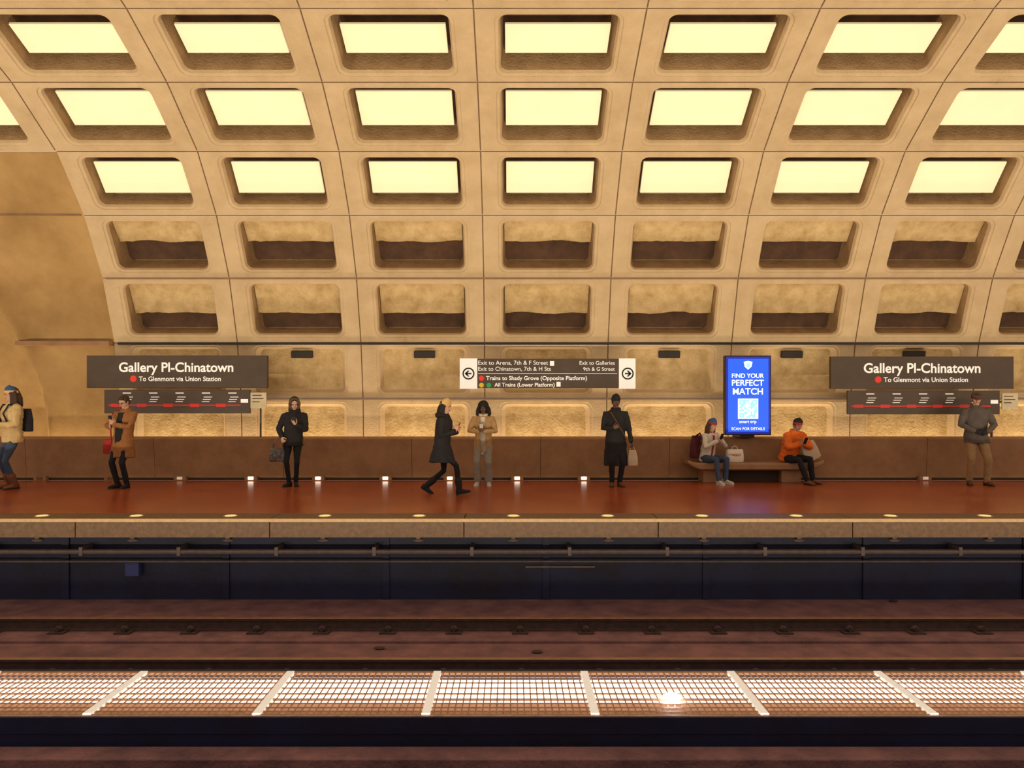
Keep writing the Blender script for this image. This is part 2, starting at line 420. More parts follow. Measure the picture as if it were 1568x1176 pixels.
# ------------------------------------------------------------ signs
def station_sign(x0,x1,y0,y1,t0,t1,sx0,sx1,wx0,wx1):
    e=empty('station_name_sign',(0,0,0)); Y=15.3
    b=MB(); pbox(b,x0,x1,y0,y1,Y,Y+0.10,0)
    pbox(b,sx0,sx1,y1+4,y1+55,Y+0.02,Y+0.08,0)
    for fx in (x0+60,x1-60):
        X=WX(fx,Y); b.box(X-0.04,X+0.04,Y+0.08,16.2,WZ((y0+y1)/2,Y)-0.05,WZ((y0+y1)/2,Y)+0.05,1)
    b.obj('sign_board',[M['sign'],M['black']],e,bevel=0.008)
    T=Y-0.004
    text('Gallery Pl-Chinatown',t0,t1,y0+35,T,M['text'],e,'station_name',0.02)
    text('To Glenmont via Union Station',t0+43,t1-27,y0+55,T,M['text'],e,'destination',0.015)
    d=MB(); disc(d,t0+31,y0+50,0.068,T,0); d.obj('line_dot',M['red'],e)
    d=MB(); Ys=Y+0.016
    prect(d,sx0+8,sx1-20,y1+36,y1+38.5,Ys,0)
    for i in range(5):
        xx=sx0+38+i*57
        if xx<sx1-30:
            prect(d,xx-24,xx-4,y1+34,y1+41,Ys-0.001,0)
            for r in range(3): prect(d,xx+6-2*r,xx+24-3*r,y1+19+r*5,y1+20.3+r*5,Ys-0.001,1)
            prect(d,xx+2,xx+20,y1+10,y1+12,Ys-0.001,1)
    prect(d,sx1-20,sx1-4,y1+24,y1+32,Ys-0.001,1)
    d.obj('route_strip',[M['redline'],M['text']],e)
    w=MB(); pbox(w,wx0,wx1,y1+10,y1+44,Y,Y+0.03,0); w.box(WX(wx0+5,Y),WX(wx0+8,Y),Y+0.03,Y+0.45,WZ(y1+30,Y),WZ(y1+26,Y),1); w.box(WX(wx0+5,Y),WX(wx0+8,Y),Y+0.42,Y+0.46,0.893,WZ(y1+26,Y),1)
    w.obj('notice_plate',[mk('notice_cream',(0.75,0.66,0.45)),M['sign']],e)
    w=MB(); prect(w,wx0+4,wx1-10,y1+15,y1+17,Y-0.002,0); prect(w,wx0+4,wx1-6,y1+22,y1+24,Y-0.002,0); prect(w,wx0+4,wx1-14,y1+29,y1+31,Y-0.002,0)
    w.obj('notice_print',M['sign'],e)
station_sign(187,577,768,838,257,504,225,540,541,575)
station_sign(1795,2190,770,840,1866,2118,1831,2160,2165,2199)

e=empty('exit_direction_sign'); Y=15.3; T=Y-0.004
b=MB(); pbox(b,1030,1337,775,838,Y,Y+0.1,0); pbox(b,993,1031,774,840,Y-0.01,Y+0.1,1); pbox(b,1337,1373,774,840,Y-0.01,Y+0.1,1)
for fx in (1075,1300):
    X=WX(fx,Y); b.box(X-0.04,X+0.04,Y+0.08,16.2,2.2,2.3,2)
b.obj('sign_board',[M['sign'],M['divider'],M['black']],e,bevel=0.006)
text('Exit to Arena, 7th & F Street',1033,1184,788,T,M['text'],e,'line_a')
text('Exit to Chinatown, 7th & H Sts',1033,1190,801,T,M['text'],e,'line_b')
text('Exit to Galleries',1252,1328,788,T,M['text'],e,'line_c')
text('9th & G Street',1260,1328,801,T,M['text'],e,'line_d')
text('Trains to Shady Grove (Opposite Platform)',1050,1268,821,T,M['text'],e,'line_e',0.015)
text('All Trains (Lower Platform)',1068,1198,835,T,M['text'],e,'line_f',0.015)
d=MB(); prect(d,1033,1333,806.5,807.5,T,1); disc(d,1040,817,0.055,T,0); disc(d,1040,832,0.05,T,2); disc(d,1056,832,0.05,T,3)
pbox(d,1202,1211,825,835,T,T+0.002,1); pbox(d,1188,1197,780,790,T,T+0.002,1)
d.obj('line_dots',[M['red'],M['text'],M['yellow'],M['green']],e)
d=MB(); T2=Y-0.014
for cx,sg in ((1012,-1),(1356,1)):
    disc(d,cx,807,0.125,T2,0,28); disc(d,cx,807,0.095,T2-0.002,1,28)
    X=WX(cx,T2);Z=WZ(807,T2); yy=T2-0.004
    d.face([(X-0.06,yy,Z-0.016),(X+0.06,yy,Z-0.016),(X+0.06,yy,Z+0.016),(X-0.06,yy,Z+0.016)],0)
    d.face([(X+sg*0.08,yy,Z),(X+sg*0.015,yy,Z+0.062),(X-sg*0.02,yy,Z+0.062),(X+sg*0.03,yy,Z),(X-sg*0.02,yy,Z-0.062),(X+sg*0.015,yy,Z-0.062)],0)
d.obj('arrows',[M['black'],M['divider']],e)

e=empty('digital_advert_screen'); Y=15.25
b=MB(); pbox(b,1566,1666,768,940,Y,Y+0.14,0); X=WX(1616,Y); b.box(X-0.15,X+0.15,Y+0.05,Y+0.6,0.897,1.05,0)
b.obj('housing',[M['black']],e,bevel=0.01)
d=MB(); prect(d,1568.5,1663.5,770.5,937.5,Y-0.003,1); prect(d,1573,1660,775,933,Y-0.005,0); d.obj('display',[M['blue'],M['bluedk']],e)
T=Y-0.008
text('FIND YOUR',1581,1650,816,T,M['screentext'],e,'headline_a',0.015)
text('PERFECT',1581,1650,833,T,M['screentext'],e,'headline_b',0.015)
text('MATCH',1583,1648,852,T,M['screentext'],e,'headline_c',0.015)
text('smart trip',1597,1634,914,T,M['screentext'],e,'caption_a',0.01)
text('SCAN FOR DETAILS',1580,1652,929,T,M['screentext'],e,'caption_b',0.01)
d=MB()
for c in range(11):
    for r in range(11):
        fx=1597+c*3.5; fy=864+r*3.5
        fnd=(c<3 and r<3) or (c>7 and r<3) or (c<3 and r>7)
        if fnd and not ((c in(1,9) ) and r in (1,9)) or (not fnd and random.random()<0.5): prect(d,fx,fx+3.5,fy,fy+3.5,T-0.002,1)
prect(d,1594,1638,861,905,T,0)
x,z=WX(1616,T),WZ(789,T)
d.face([(x-0.09,T,z+0.07),(x,T,z+0.09),(x+0.09,T,z+0.07),(x+0.07,T,z-0.03),(x,T,z-0.09),(x-0.07,T,z-0.03)],0)
disc(d,1616,789,0.045,T-0.002,1)
d.obj('screen_artwork',[M['screentext'],M['cyan']],e)

# ------------------------------------------------------------ people
def fab(name,c,k=0.75,rough=0.85,bump=0.3): return mk(name,c,tuple(v*k for v in c),rough,9,bump,90)
SK={'light':mk('skin_light',(0.62,0.36,0.25),(0.56,0.31,0.21),0.5,20),
    'mid':mk('skin_mid',(0.40,0.21,0.13),(0.35,0.18,0.11),0.5,20),
    'dark':mk('skin_dark',(0.15,0.072,0.042),(0.12,0.058,0.034),0.5,20)}
HR={'black':mk('hair_black',(0.015,0.011,0.009),(0.007,0.005,0.004),0.5,60,0.6,80),
    'brown':mk('hair_brown',(0.07,0.035,0.018),(0.04,0.02,0.01),0.5,60,0.6,80)}
EYEW=mk('eye_white',(0.7,0.68,0.64),rough=0.3); EYED=mk('eye_dark',(0.015,0.01,0.008),rough=0.2)
LIP={'light':mk('lip_light',(0.45,0.14,0.11)),'mid':mk('lip_mid',(0.28,0.09,0.07)),'dark':mk('lip_dark',(0.10,0.035,0.03))}

def ik(a,b,l1,l2,pole):
    a=V(a);b=V(b);d=b-a;L=d.length
    if L>(l1+l2)*0.999: b=a+d*((l1+l2)*0.999/L); d=b-a; L=d.length
    u=d/L; x=(l1*l1-l2*l2+L*L)/(2*L); h=math.sqrt(max(0,l1*l1-x*x))
    p=V(pole); p=p-u*p.dot(u); p.normalize()
    return a+u*x+p*h, b

def hand(mb,w,d,n,sg,curl=0.5):
    d=V(d).normalized(); n=V(n); n=(n-d*n.dot(d)).normalized(); s=d.cross(n)*(-sg)
    w=V(w)
    mb.loft([(w-d*0.03,s*0.022,n*0.018),(w,s*0.026,n*0.017),(w+d*0.03,s*0.037,n*0.017),(w+d*0.065,s*0.042,n*0.015),(w+d*0.092,s*0.040,n*0.012),(w+d*0.098,s*0.03,n*0.008)],14)
    for off,ln,cc in ((0.031,0.072,0.9),(0.011,0.082,1.0),(-0.010,0.077,1.08),(-0.030,0.060,1.2)):
        p=w+d*0.086+s*off; pts=[p]; a=0
        dd=d+s*off*2.0
        for seg,da in ((0.45,0.55),(0.32,0.9),(0.23,0.6)):
            a+=da*curl*cc
            q=(dd*math.cos(a)+n*math.sin(a)).normalized()
            p=p+q*ln*seg; pts.append(p)
        mb.tube(pts,[0.0092,0.0088,0.008,0.0068],8)
    p=w+d*0.028+s*0.030; t1=(s*0.75+d*0.65+n*0.35).normalized(); t2=(d*0.8+s*0.25+n*0.5).normalized()
    mb.tube([p-t1*0.015,p+t1*0.03,p+t1*0.03+t2*0.032,p+t1*0.03+t2*0.055],[0.014,0.0115,0.010,0.0078],8)

def person(name,X,Y,yaw,H,o):
    s=H/1.75; e=empty(name,(X,Y,0),math.radians(yaw),s)
    g=o.get
    P=V(g('pelvis',(0,0,0.93))); lean=g('lean',(0,0.0)); tl=0.50
    SC=P+V((lean[0],lean[1],math.sqrt(tl*tl-lean[0]**2-lean[1]**2)))
    tw=math.radians(g('twist',0)); side=V((math.cos(tw),math.sin(tw),0)); fwd=V((math.sin(tw),-math.cos(tw),0))
    HC=SC+V(g('headoff',(0,-0.02,0.20)))
    skin=g('skin','light'); sk=SK[skin]
    bk=g('bulk',1.0); sw=g('shw',0.175)
    tr=MB(); wl=g('leg',(1,1,1))
    tr.ell(P+V((0,0,-0.01)),(0.165,0.12,0.12))
    shoe=MB(); sole=MB(); kn=[]
    for sg,key in ((1,'footL'),(-1,'footR')):
        f=g(key,(0.10*sg,0,0)); pitch=f[3] if len(f)>3 else 0; toe=f[4] if len(f)>4 else 12*sg
        A=V((f[0],f[1],f[2]+0.085)); hp=P+V((0.088*sg,0,-0.04))
        K,A=ik(hp,A,0.43,0.43,g('kpole',(0.15*sg,-1,0.4 if P.z<0.8 else 0)))
        kn.append(K)
        tr.tube([hp+V((0,0,0.03)),hp.lerp(K,0.35),hp.lerp(K,0.75),K,K.lerp(A,0.3),K.lerp(A,0.7),K.lerp(A,1.0)],
                [0.088*wl[0],0.085*wl[0],0.068*wl[1],0.060*wl[1],0.060*wl[1],0.052*wl[2],0.050*wl[2]],14)
        Rt=Matrix.Rotation(math.radians(toe),3,'Z')@Matrix.Rotation(math.radians(pitch),3,'X')
        def q(y,z,x=0): return A+Rt@V((x,y,z-0.085))
        ux=Rt@V((1,0,0)); uz=Rt@V((0,0,1))
        bt=g('boot',0)
        shoe.loft([(q(0.075,0.05),ux*0.02,uz*0.03),(q(0.065,0.052),ux*0.034,uz*0.046),(q(0.03,0.056),ux*0.038,uz*0.05),(q(-0.03,0.052),ux*0.040,uz*0.046),(q(-0.08,0.042),ux*0.043,uz*0.034),(q(-0.13,0.034),ux*0.046,uz*0.028),(q(-0.17,0.030),ux*0.038,uz*0.023),(q(-0.19,0.026),ux*0.018,uz*0.014)],14)
        if bt: shoe.tube([q(0.01,0.06),A.lerp(K,bt*0.5),A.lerp(K,bt)],[0.050,0.060,0.068],12)
        else: shoe.tube([q(0.01,0.06),q(0.005,0.10)],[0.042,0.044],12)
        sole.rings([[q(y*1.0,z,x*1.06) for (x,y) in ((0.0,0.082),(0.028,0.07),(0.037,0.03),(0.034,-0.03),(0.044,-0.10),(0.044,-0.14),(0.028,-0.185),(0,-0.197),(-0.028,-0.185),(-0.044,-0.14),(-0.044,-0.10),(-0.034,-0.03),(-0.037,0.03),(-0.028,0.07))] for z in (0.0,0.022)],0)
    tr.obj('trousers',g('trousers'),e,remesh=0.012,sm=5,disp=(0.10,0.018))
    shoe.obj('shoes',g('shoes'),e,remesh=0.008,sm=2)
    sole.obj('soles',g('soles',M['black']),e,bevel=0.004)
    ct=MB()
    def tor(t,rx,ry,dy=0):
        c=P.lerp(SC,t)+fwd*(-dy); k=min(1,max(0,t)); sd=V((1,0,0)).lerp(side,k).normalized(); fd=V((0,-1,0)).lerp(fwd,k).normalized()
        ax=(SC-P).normalized(); fd=(fd-ax*fd.dot(ax)).normalized()
        return (c,sd*rx*bk,fd*ry*bk)
    rip=g('ripple',0)
    ts=[(-0.16,.160,.120),(-0.05,.170,.128),(.1,.166,.126),(.3,.158,.122),(.5,.163,.125),(.7,.176,.130),(.85,.180,.125),(.96,.165,.108),(1.04,.115,.085),(1.10,.068,.066),(1.15,.06,.06)]
    rs=[]
    nn=44 if rip else 18
    for i in range(nn+1):
        t=-0.16+1.31*i/nn
        for j in range(len(ts)-1):
            if ts[j][0]<=t<=ts[j+1][0]+1e-6:
                k=(t-ts[j][0])/(ts[j+1][0]-ts[j][0]); rx=ts[j][1]*(1-k)+ts[j+1][1]*k; ry=ts[j][2]*(1-k)+ts[j+1][2]*k; break
        m=1+rip*abs(math.sin(t*19)) if t<0.95 else 1
        rs.append(tor(t,rx*m,ry*m))
    ct.loft(rs,24)
    hem=g('hem')
    if hem is not None:
        mid=(V(g('footL',(0.1,0,0))[:3])+V(g('footR',(-0.1,0,0))[:3]))/2
        fl_=g('flare',(0.2,0.16)); n=8; rs=[]
        for i in range(n+1):
            t=i/n; z=(P.z-0.0)*(1-t)+hem*t
            c=V((P.x+(mid.x-P.x)*t*0.5,P.y+(mid.y-P.y)*t*0.5,z))
            rs.append((c,V((1,0,0))*(0.172*bk*(1-t)+fl_[0]*t),V((0,1,0))*(0.13*bk*(1-t)+fl_[1]*t)))
        ct.loft(rs,24)
    hd={}
    hm=MB()
    for sg,key in ((1,'handL'),(-1,'handR')):
        h=g(key,dict(p=(0.24*sg,-0.03,0.84)))
        Sh=SC+side*sw*sg*(0.96 if bk<1.1 else 1.05)+V((0,0,-0.035))
        W=V(h['p']); E,W=ik(Sh,W,0.285,0.255,h.get('pole',(0.5*sg,0.6,-0.6)))
        ak=g('arm',1.0)
        pts=[SC+side*0.08*sg+V((0,0,-0.03)),Sh,Sh.lerp(E,0.5),E,E.lerp(W,0.5),W]; rd=[0.06,0.064*ak,0.058*ak,0.050*ak,0.046*ak,0.040*ak]
        if rip:
            P2=[];R2=[]
            for j in range(len(pts)-1):
                for k in range(5):
                    P2.append(pts[j].lerp(pts[j+1],k/5)); R2.append((rd[j]*(1-k/5)+rd[j+1]*k/5)*(1+rip*1.6*abs(math.sin((j*5+k)*1.25))))
            P2.append(pts[-1]);R2.append(rd[-1]*0.85); pts,rd=P2,R2
        ct.tube(pts,rd,14)
        fd=(W-E).normalized(); d=V(h.get('d',fd)); n=V(h.get('n',(-sg,0,0)))
        hand(hm,W+fd*0.018,d,n,sg,h.get('curl',0.55))
        hd[key]=(W,fd)
    ct.obj(g('coatname','coat'),g('coat'),e,remesh=0.011,sm=4,disp=(0.09,g('fold',0.03)))
    hm.obj('hands',g('gloves',sk),e,remesh=0.0042,sm=1)
    if g('inner'):
        z0,z1=g('innerz',(-0.1,1.0)); iw=g('innerw',0.07); im=MB(); rs=[]
        for i in range(9):
            t=z0+(z1-z0)*i/8; c,a,b_=tor(t,.1,.10); 
            rs.append((c+b_.normalized()*0.045*bk,a.normalized()*iw*(1.0-0.35*abs(t-0.3)),b_.normalized()*0.098*bk*(1.0 if t<0.9 else 0.82)))
        im.loft(rs,18); im.obj('inner_layer',g('inner'),e,remesh=0.01,sm=3,disp=(0.05,0.01))
    if g('collar'):
        cm=MB(); n=16; pts=[]
        for i in range(n+1):
            a=math.radians(-90+25+310*i/n)
            pts.append(SC+V((0,-0.005,0.055))+side*0.073*math.cos(a)+(-fwd)*0.068*math.sin(a)+V((0,0,0.018*math.sin(a))))
        cm.tube(pts,g('collarr',0.024),10); cm.obj('collar',g('collar'),e,remesh=0.009,sm=2,disp=(0.04,0.012))
    hy,hp_=g('headrot',(0,0)); R=Matrix.Rotation(math.radians(hy),3,'Z')@Matrix.Rotation(math.radians(hp_),3,'X')
    def h(x,y,z): return HC+R@V((x,y,z))
    hb=MB()
    hb.ell(h(0,.012,.028),(.075,.094,.087),20,12,0,R); hb.ell(h(0,-.022,-.040),(.060,.066,.066),18,10,0,R); hb.ell(h(0,-.055,-.088),(.026,.026,.024),12,8,0,R)
    hb.ell(h(0,-.072,.022),(.052,.02,.014),12,8,0,R); hb.ell(h(.04,-.055,-.025),(.022,.026,.02),10,6,0,R); hb.ell(h(-.04,-.055,-.025),(.022,.026,.02),10,6,0,R)
    hb.tube([h(0,-.084,.012),h(0,-.098,-.012),h(0,-.106,-.028)],[.008,.010,.014],8)
    for sg in(-1,1):
        hb.ell(h(.016*-sg*0.8,-.094,-.031),(.009,.011,.008),8,6,0,R)
        hb.ell(h(.074*sg,.012,-.008),(.010,.019,.031),10,8,0,R)
    hb.tube([h(0,.02,-.05),SC+V((0,0.0,0.05)),SC+V((0,0.01,-0.02))],[.052,.056,.07],14)
    hb.obj('head',sk,e,remesh=0.0055,sm=2)
    ey=MB()
    for sg in(-1,1):
        ey.ell(h(.030*sg,-.079,.0),(.0145,.009,.008),10,6,0,R); ey.ell(h(.030*sg,-.086,-.001),(.007,.004,.007),8,6,1,R)
        ey.tube([h(.046*sg,-.080,.017),h(.030*sg,-.090,.021),h(.014*sg,-.091,.017)],[.003,.0042,.0035],6,2)
    ey.tube([h(-.022,-.078,-.058),h(-.01,-.0875,-.056),h(0,-.089,-.057),h(.01,-.0875,-.056),h(.022,-.078,-.058)],[.003,.0062,.0062,.0062,.003],8,3)
    ey.obj('face_features',[EYEW,EYED,HR[g('haircol','black')],LIP[skin]],e,smooth=True)
    hm_=HR[g('haircol','black')]; st=g('hair','short')
    hh=MB()
    if st!='none':
        hh.ell(h(0,.026,.042),(.083,.098,.087),20,12,0,R); hh.ell(h(0,.055,-.01),(.074,.062,.075),16,10,0,R)
        for sg in(-1,1): hh.ell(h(.068*sg,.0,.02),(.016,.035,.04),10,8,0,R)
    if st=='short': hh.ell(h(0.01,-.05,.09),(.06,.045,.03),14,8,0,R)
    if st in('long','curly'):
        k=1.0 if st=='long' else 1.75
        for sg in(-1,1):
            for j in range(3):
                hh.tube([h(.070*sg,.0+.03*j,.03),h(.084*sg*(1 if k==1 else 1.25),.0+.03*j,-.06),h(.088*sg*(1 if k==1 else 1.3),-.01+.03*j,-.15),h(.080*sg,-.03+.03*j,-.15-0.09*(1 if k==1 else 0.6))],[.022*k,.026*k,.028*k,.012*k],10)
        hh.tube([h(0,.08,.03),h(0,.10,-.08),h(0,.10,-.2)],[.05,.06*min(k,1.3),.05],12)
        if st=='curly': hh.ell(h(0,.03,.05),(.112,.11,.095),20,12,0,R)
    if hh.v: hh.obj('hair',hm_,e,remesh=0.008,sm=1,disp=((0.02,0.03) if st=='curly' else (0.02,0.006)))
    hat=g('hat')
    if hat:
        kind,m1,m2=hat; hb=MB()
        if kind=='beanie':
            rr=[(.022,1.0,1),(.016,1.07,1),(.022,1.1,1),(.058,1.1,1),(.064,1.04,1),(.07,1.03,0),(.10,.93,0),(.125,.72,0),(.143,.42,0),(.150,.12,0)]
            rs=[]
            for z,k,_ in rr: rs.append([h(.080*k*math.cos(a),.014+.099*k*math.sin(a),z+0.012*math.sin(a)*-1) for a in [2*math.pi*i/24 for i in range(24)]])
            hb.rings(rs,0,mats=[r[2] for r in rr[1:]])
            if g('pom'): hb.ell(h(0,.02,.165),(.03,.03,.03),12,8,0,R)
        if kind=='cap':
            rr=[(.025,1.03),(.05,1.05),(.085,.98),(.11,.8),(.128,.5),(.134,.15)]
            hb.rings([[h(.081*k*math.cos(a),.012+.099*k*math.sin(a),z) for a in [2*math.pi*i/24 for i in range(24)]] for z,k in rr],0)
            top=[]
            for i in range(13):
                a=math.pi+math.pi*i/12
                top.append(h(.075*math.cos(a),-.055+.105*math.sin(a)*1.0,.036-0.02*abs(math.sin(a))))
            top2=[p+R@V((0,0,-0.007)) for p in top]
            hb.rings([top,top2],1)
        if kind=='hood':
            hb.ell(h(0,.035,.02),(.108,.098,.128),20,12,0,R); hb.tube([h(0,.06,-.06),SC+V((0,.05,.03))],[.10,.12],16)
        hb.obj('hat' if kind!='hood' else 'hood',[m1,m2],e,smooth=True,remesh=(0.009 if kind=='hood' else 0),sm=(2 if kind=='hood' else 0))
        if kind=='hood':
            fr=MB(); fr.tube([h(.092*math.sin(a),-.045-0.01*math.cos(a),.012+.118*math.cos(a)) for a in [math.radians(150*(i/12*2-1)) for i in range(13)]],0.024,8)
            fr.obj('hood_fur',m2,e,remesh=0.007,disp=(0.01,0.025))
    if g('glasses'):
        gm=MB()
        for sg in(-1,1):
            gm.tube([h(.032*sg+.021*math.cos(a),-.096,.0+.017*math.sin(a)) for a in [2*math.pi*i/12 for i in range(13)]],.002,6)
            gm.tube([h(.053*sg,-.094,.004),h(.076*sg,.0,.004)],.002,6)
        gm.tube([h(-.012,-.097,.004),h(.012,-.097,.004)],.002,6); gm.obj('glasses',M['black'],e)
    if g('hooddown'):
        q=MB(); q.tube([SC+side*x+(-fwd)*y+V((0,0,z)) for x,y,z in ((-.10,-.03,.02),(-.11,.06,.045),(-.06,.115,.05),(0,.13,.045),(.06,.115,.05),(.11,.06,.045),(.10,-.03,.02))],[.03,.04,.05,.055,.05,.04,.03],12)
        q.obj('lowered_hood',g('hooddown'),e,remesh=0.01,sm=3,disp=(0.05,0.015))
    bpy.context.view_layer.update()
    return dict(e=e,M=e.matrix_world.copy(),SC=SC,P=P,HC=HC,hd=hd,R=R,side=side,fwd=fwd,kn=kn)

def phone(pr,c,up,face,mat=None):
    up=V(up).normalized(); fc=V(face); fc=(fc-up*fc.dot(up)).normalized(); sd=up.cross(fc)
    b=MB(); b.obox(V(c),sd*0.037,fc*0.0045,up*0.075); b.obox(V(c)+fc*0.005,sd*0.034,fc*0.0006,up*0.071,1)
    b.obj('mobile_phone',[mat or M['black'],M['cyan']],xf=pr['M'],center=True,bevel=0.003)
def bag_body(mb,c,w,d,h,mat=0,taper=0.85):
    c=V(c); rs=[]
    for t,k in ((0,0.88),(0.04,1.0),(0.5,1.0),(0.93,taper),(1.0,taper*0.93)):
        rs.append([c+V((x*w/2*k,y*d/2*(k if t<.6 else k*0.7),h*t)) for x,y in [(math.copysign(abs(math.cos(a))**0.45,math.cos(a)),math.copysign(abs(math.sin(a))**0.45,math.sin(a))) for a in [2*math.pi*i/28 for i in range(28)]]])
    mb.rings(rs,mat)

black=fab('black_wool',(0.018,0.016,0.018)); black2=fab('black_denim',(0.012,0.012,0.016)); 
jeans=fab('blue_denim',(0.06,0.09,0.17),0.6); greyj=fab('grey_denim',(0.30,0.27,0.23),0.8)
tan=fab('tan_wool',(0.34,0.14,0.045)); beige=fab('beige_wool',(0.50,0.30,0.13)); cream=fab('cream_puffer',(0.72,0.52,0.25))
orange=fab('orange_puffer',(0.85,0.17,0.015)); grey=fab('grey_jacket',(0.12,0.10,0.09)); khaki=fab('khaki_cotton',(0.38,0.24,0.12))
brownl=fab('brown_leather',(0.14,0.055,0.022)); whitec=fab('white_cotton',(0.72,0.66,0.56),0.85); redc=fab('red_cloth',(0.42,0.03,0.025))
mustard=fab('mustard_knit',(0.75,0.48,0.18)); furm=fab('fur_trim',(0.13,0.08,0.05)); sneak=fab('sneaker_white',(0.6,0.55,0.5)); choc=fab('boot_brown',(0.20,0.075,0.03))
scarfg=fab('grey_scarf',(0.42,0.37,0.30)); paper=mk('paper_bag',(0.62,0.50,0.36),(0.55,0.43,0.3),0.7,6,0.2,20); blueknit=fab('blue_knit',(0.04,0.10,0.28))
SN=lambda y:1597*1.68/(y-864)

# woman far left
Y=SN(1055)
p=person('woman_in_cream_jacket',WX(27,Y),Y,-38,1.92,dict(skin='light',haircol='brown',hair='long',hat=('beanie',blueknit,mustard),coat=cream,coatname='puffer_jacket',ripple=0.05,bulk=1.15,arm=1.2,
  trousers=jeans,leg=(1,.9,.9),shoes=choc,boot=0.35,hem=0.80,flare=(0.2,0.15),headrot=(-20,8),collar=cream,
  handL=dict(p=(0.10,-0.25,1.10),n=(-1,0,0),curl=.9),handR=dict(p=(-0.10,-0.26,1.12),n=(1,0,0),curl=.9)))
b=MB(); bag_body(b,(0,0.22,0.98),0.32,0.13,0.40); b.tube([(0.12,0.1,1.42),(0.13,-0.1,1.45),(0.13,-0.18,1.3),(0.14,-0.1,1.08),(0.13,0.1,1.02)],0.016,8); b.tube([(-0.12,0.1,1.42),(-0.13,-0.1,1.45),(-0.13,-0.18,1.3),(-0.14,-0.1,1.08),(-0.13,0.1,1.02)],0.016,8)
b.obj('backpack',fab('black_nylon',(0.02,0.02,0.03)),smooth=True,xf=p['M'],center=True)
# man tan coat
Y=SN(1054)
p=person('man_in_tan_coat',WX(266,Y),Y,-14,1.77,dict(skin='light',haircol='brown',hair='short',glasses=1,coat=tan,bulk=1.16,arm=1.1,hem=0.58,flare=(0.26,0.17),lean=(0.06,0.0),
  inner=black,innerz=(-0.3,1.0),innerw=0.115,collar=tan,trousers=black2,leg=(1,.95,1),shoes=black,headrot=(-5,22),headoff=(0,-0.045,0.195),
  footL=(0.10,-0.02,0),footR=(-0.08,-0.05,0),
  handL=dict(p=(0.05,-0.27,1.20),d=(-.3,-.3,1),n=(-.7,.6,0),curl=.9,pole=(1,.2,-.5)),handR=dict(p=(-0.07,-0.25,1.16),d=(.3,-.4,.9),n=(.6,.7,.1),curl=.9,pole=(-1,.2,-.6))))
phone(p,(-0.01,-0.30,1.30),(0,-.25,1),(0,1,.3))
b=MB(); bag_body(b,(-0.31,-0.02,0.64),0.2,0.1,0.28); b.tube([(-0.25,-.02,0.90),(-0.28,0,1.1),(-0.24,0,1.4),(-0.1,0.03,1.5)],0.012,8); b.obj('shoulder_bag',redc,smooth=True,xf=p['M'],center=True)
# woman black hooded coat
Y=SN(1050)
p=person('woman_in_hooded_coat',WX(633,Y),Y,8,1.72,dict(skin='light',haircol='black',hair='long',hat=('hood',black,furm),coat=black,coatname='parka',ripple=0.03,bulk=1.12,arm=1.15,hem=0.80,flare=(0.20,0.15),
  trousers=black2,leg=(.95,.9,.9),shoes=black,headrot=(10,18),footL=(0.06,-0.02,0),footR=(-0.07,-0.05,0,0,-25),lean=(0.03,0),
  handL=dict(p=(0.10,-0.25,1.22),d=(-.4,-.3,.9),n=(-.3,.9,0),curl=.8,pole=(.6,.5,-.9)),handR=dict(p=(-0.20,-0.12,0.98),n=(.5,.8,0),curl=1.3,pole=(-.7,.8,-.2))))
phone(p,(0.06,-0.295,1.31),(-.1,-.3,1),(0,1,.3))
b=MB(); bag_body(b,(-0.28,-0.12,0.50),0.30,0.13,0.26); b.tube([(-0.38,-0.12,0.74),(-0.33,-0.12,0.90),(-0.23,-0.14,0.97),(-0.18,-0.13,0.90),(-0.17,-0.12,0.74)],0.012,8)
b.obj('handbag',mk('patterned_leather',(0.20,0.18,0.17),(0.005,0.005,0.005),0.5,16),smooth=True,xf=p['M'],center=True)
# walking woman
Y=SN(1068)
p=person('woman_walking',WX(955,Y),Y,80,1.73,dict(skin='light',haircol='black',hair='long',hat=('beanie',mustard,mustard),coat=black,bulk=1.16,arm=1.1,hem=0.58,flare=(0.19,0.25),pelvis=(0,0,0.885),lean=(0,-0.05),
  trousers=black2,leg=(.95,.85,.85),shoes=black,boot=0.4,headrot=(-10,10),hooddown=black,
  footL=(0.08,0.32,0.05,30,0),footR=(-0.07,-0.34,0.015,-12,0),
  handL=dict(p=(0.10,-0.25,1.12),n=(-1,0,.2),d=(-.2,-.3,1),curl=1.0,pole=(.3,1,-.8)),handR=dict(p=(-0.09,-0.25,1.14),n=(1,0,.2),d=(.2,-.3,1),curl=1.0,pole=(-.3,1,-.8))))
phone(p,(0.0,-0.30,1.22),(.1,-.4,1),(0,1,.5),redc)
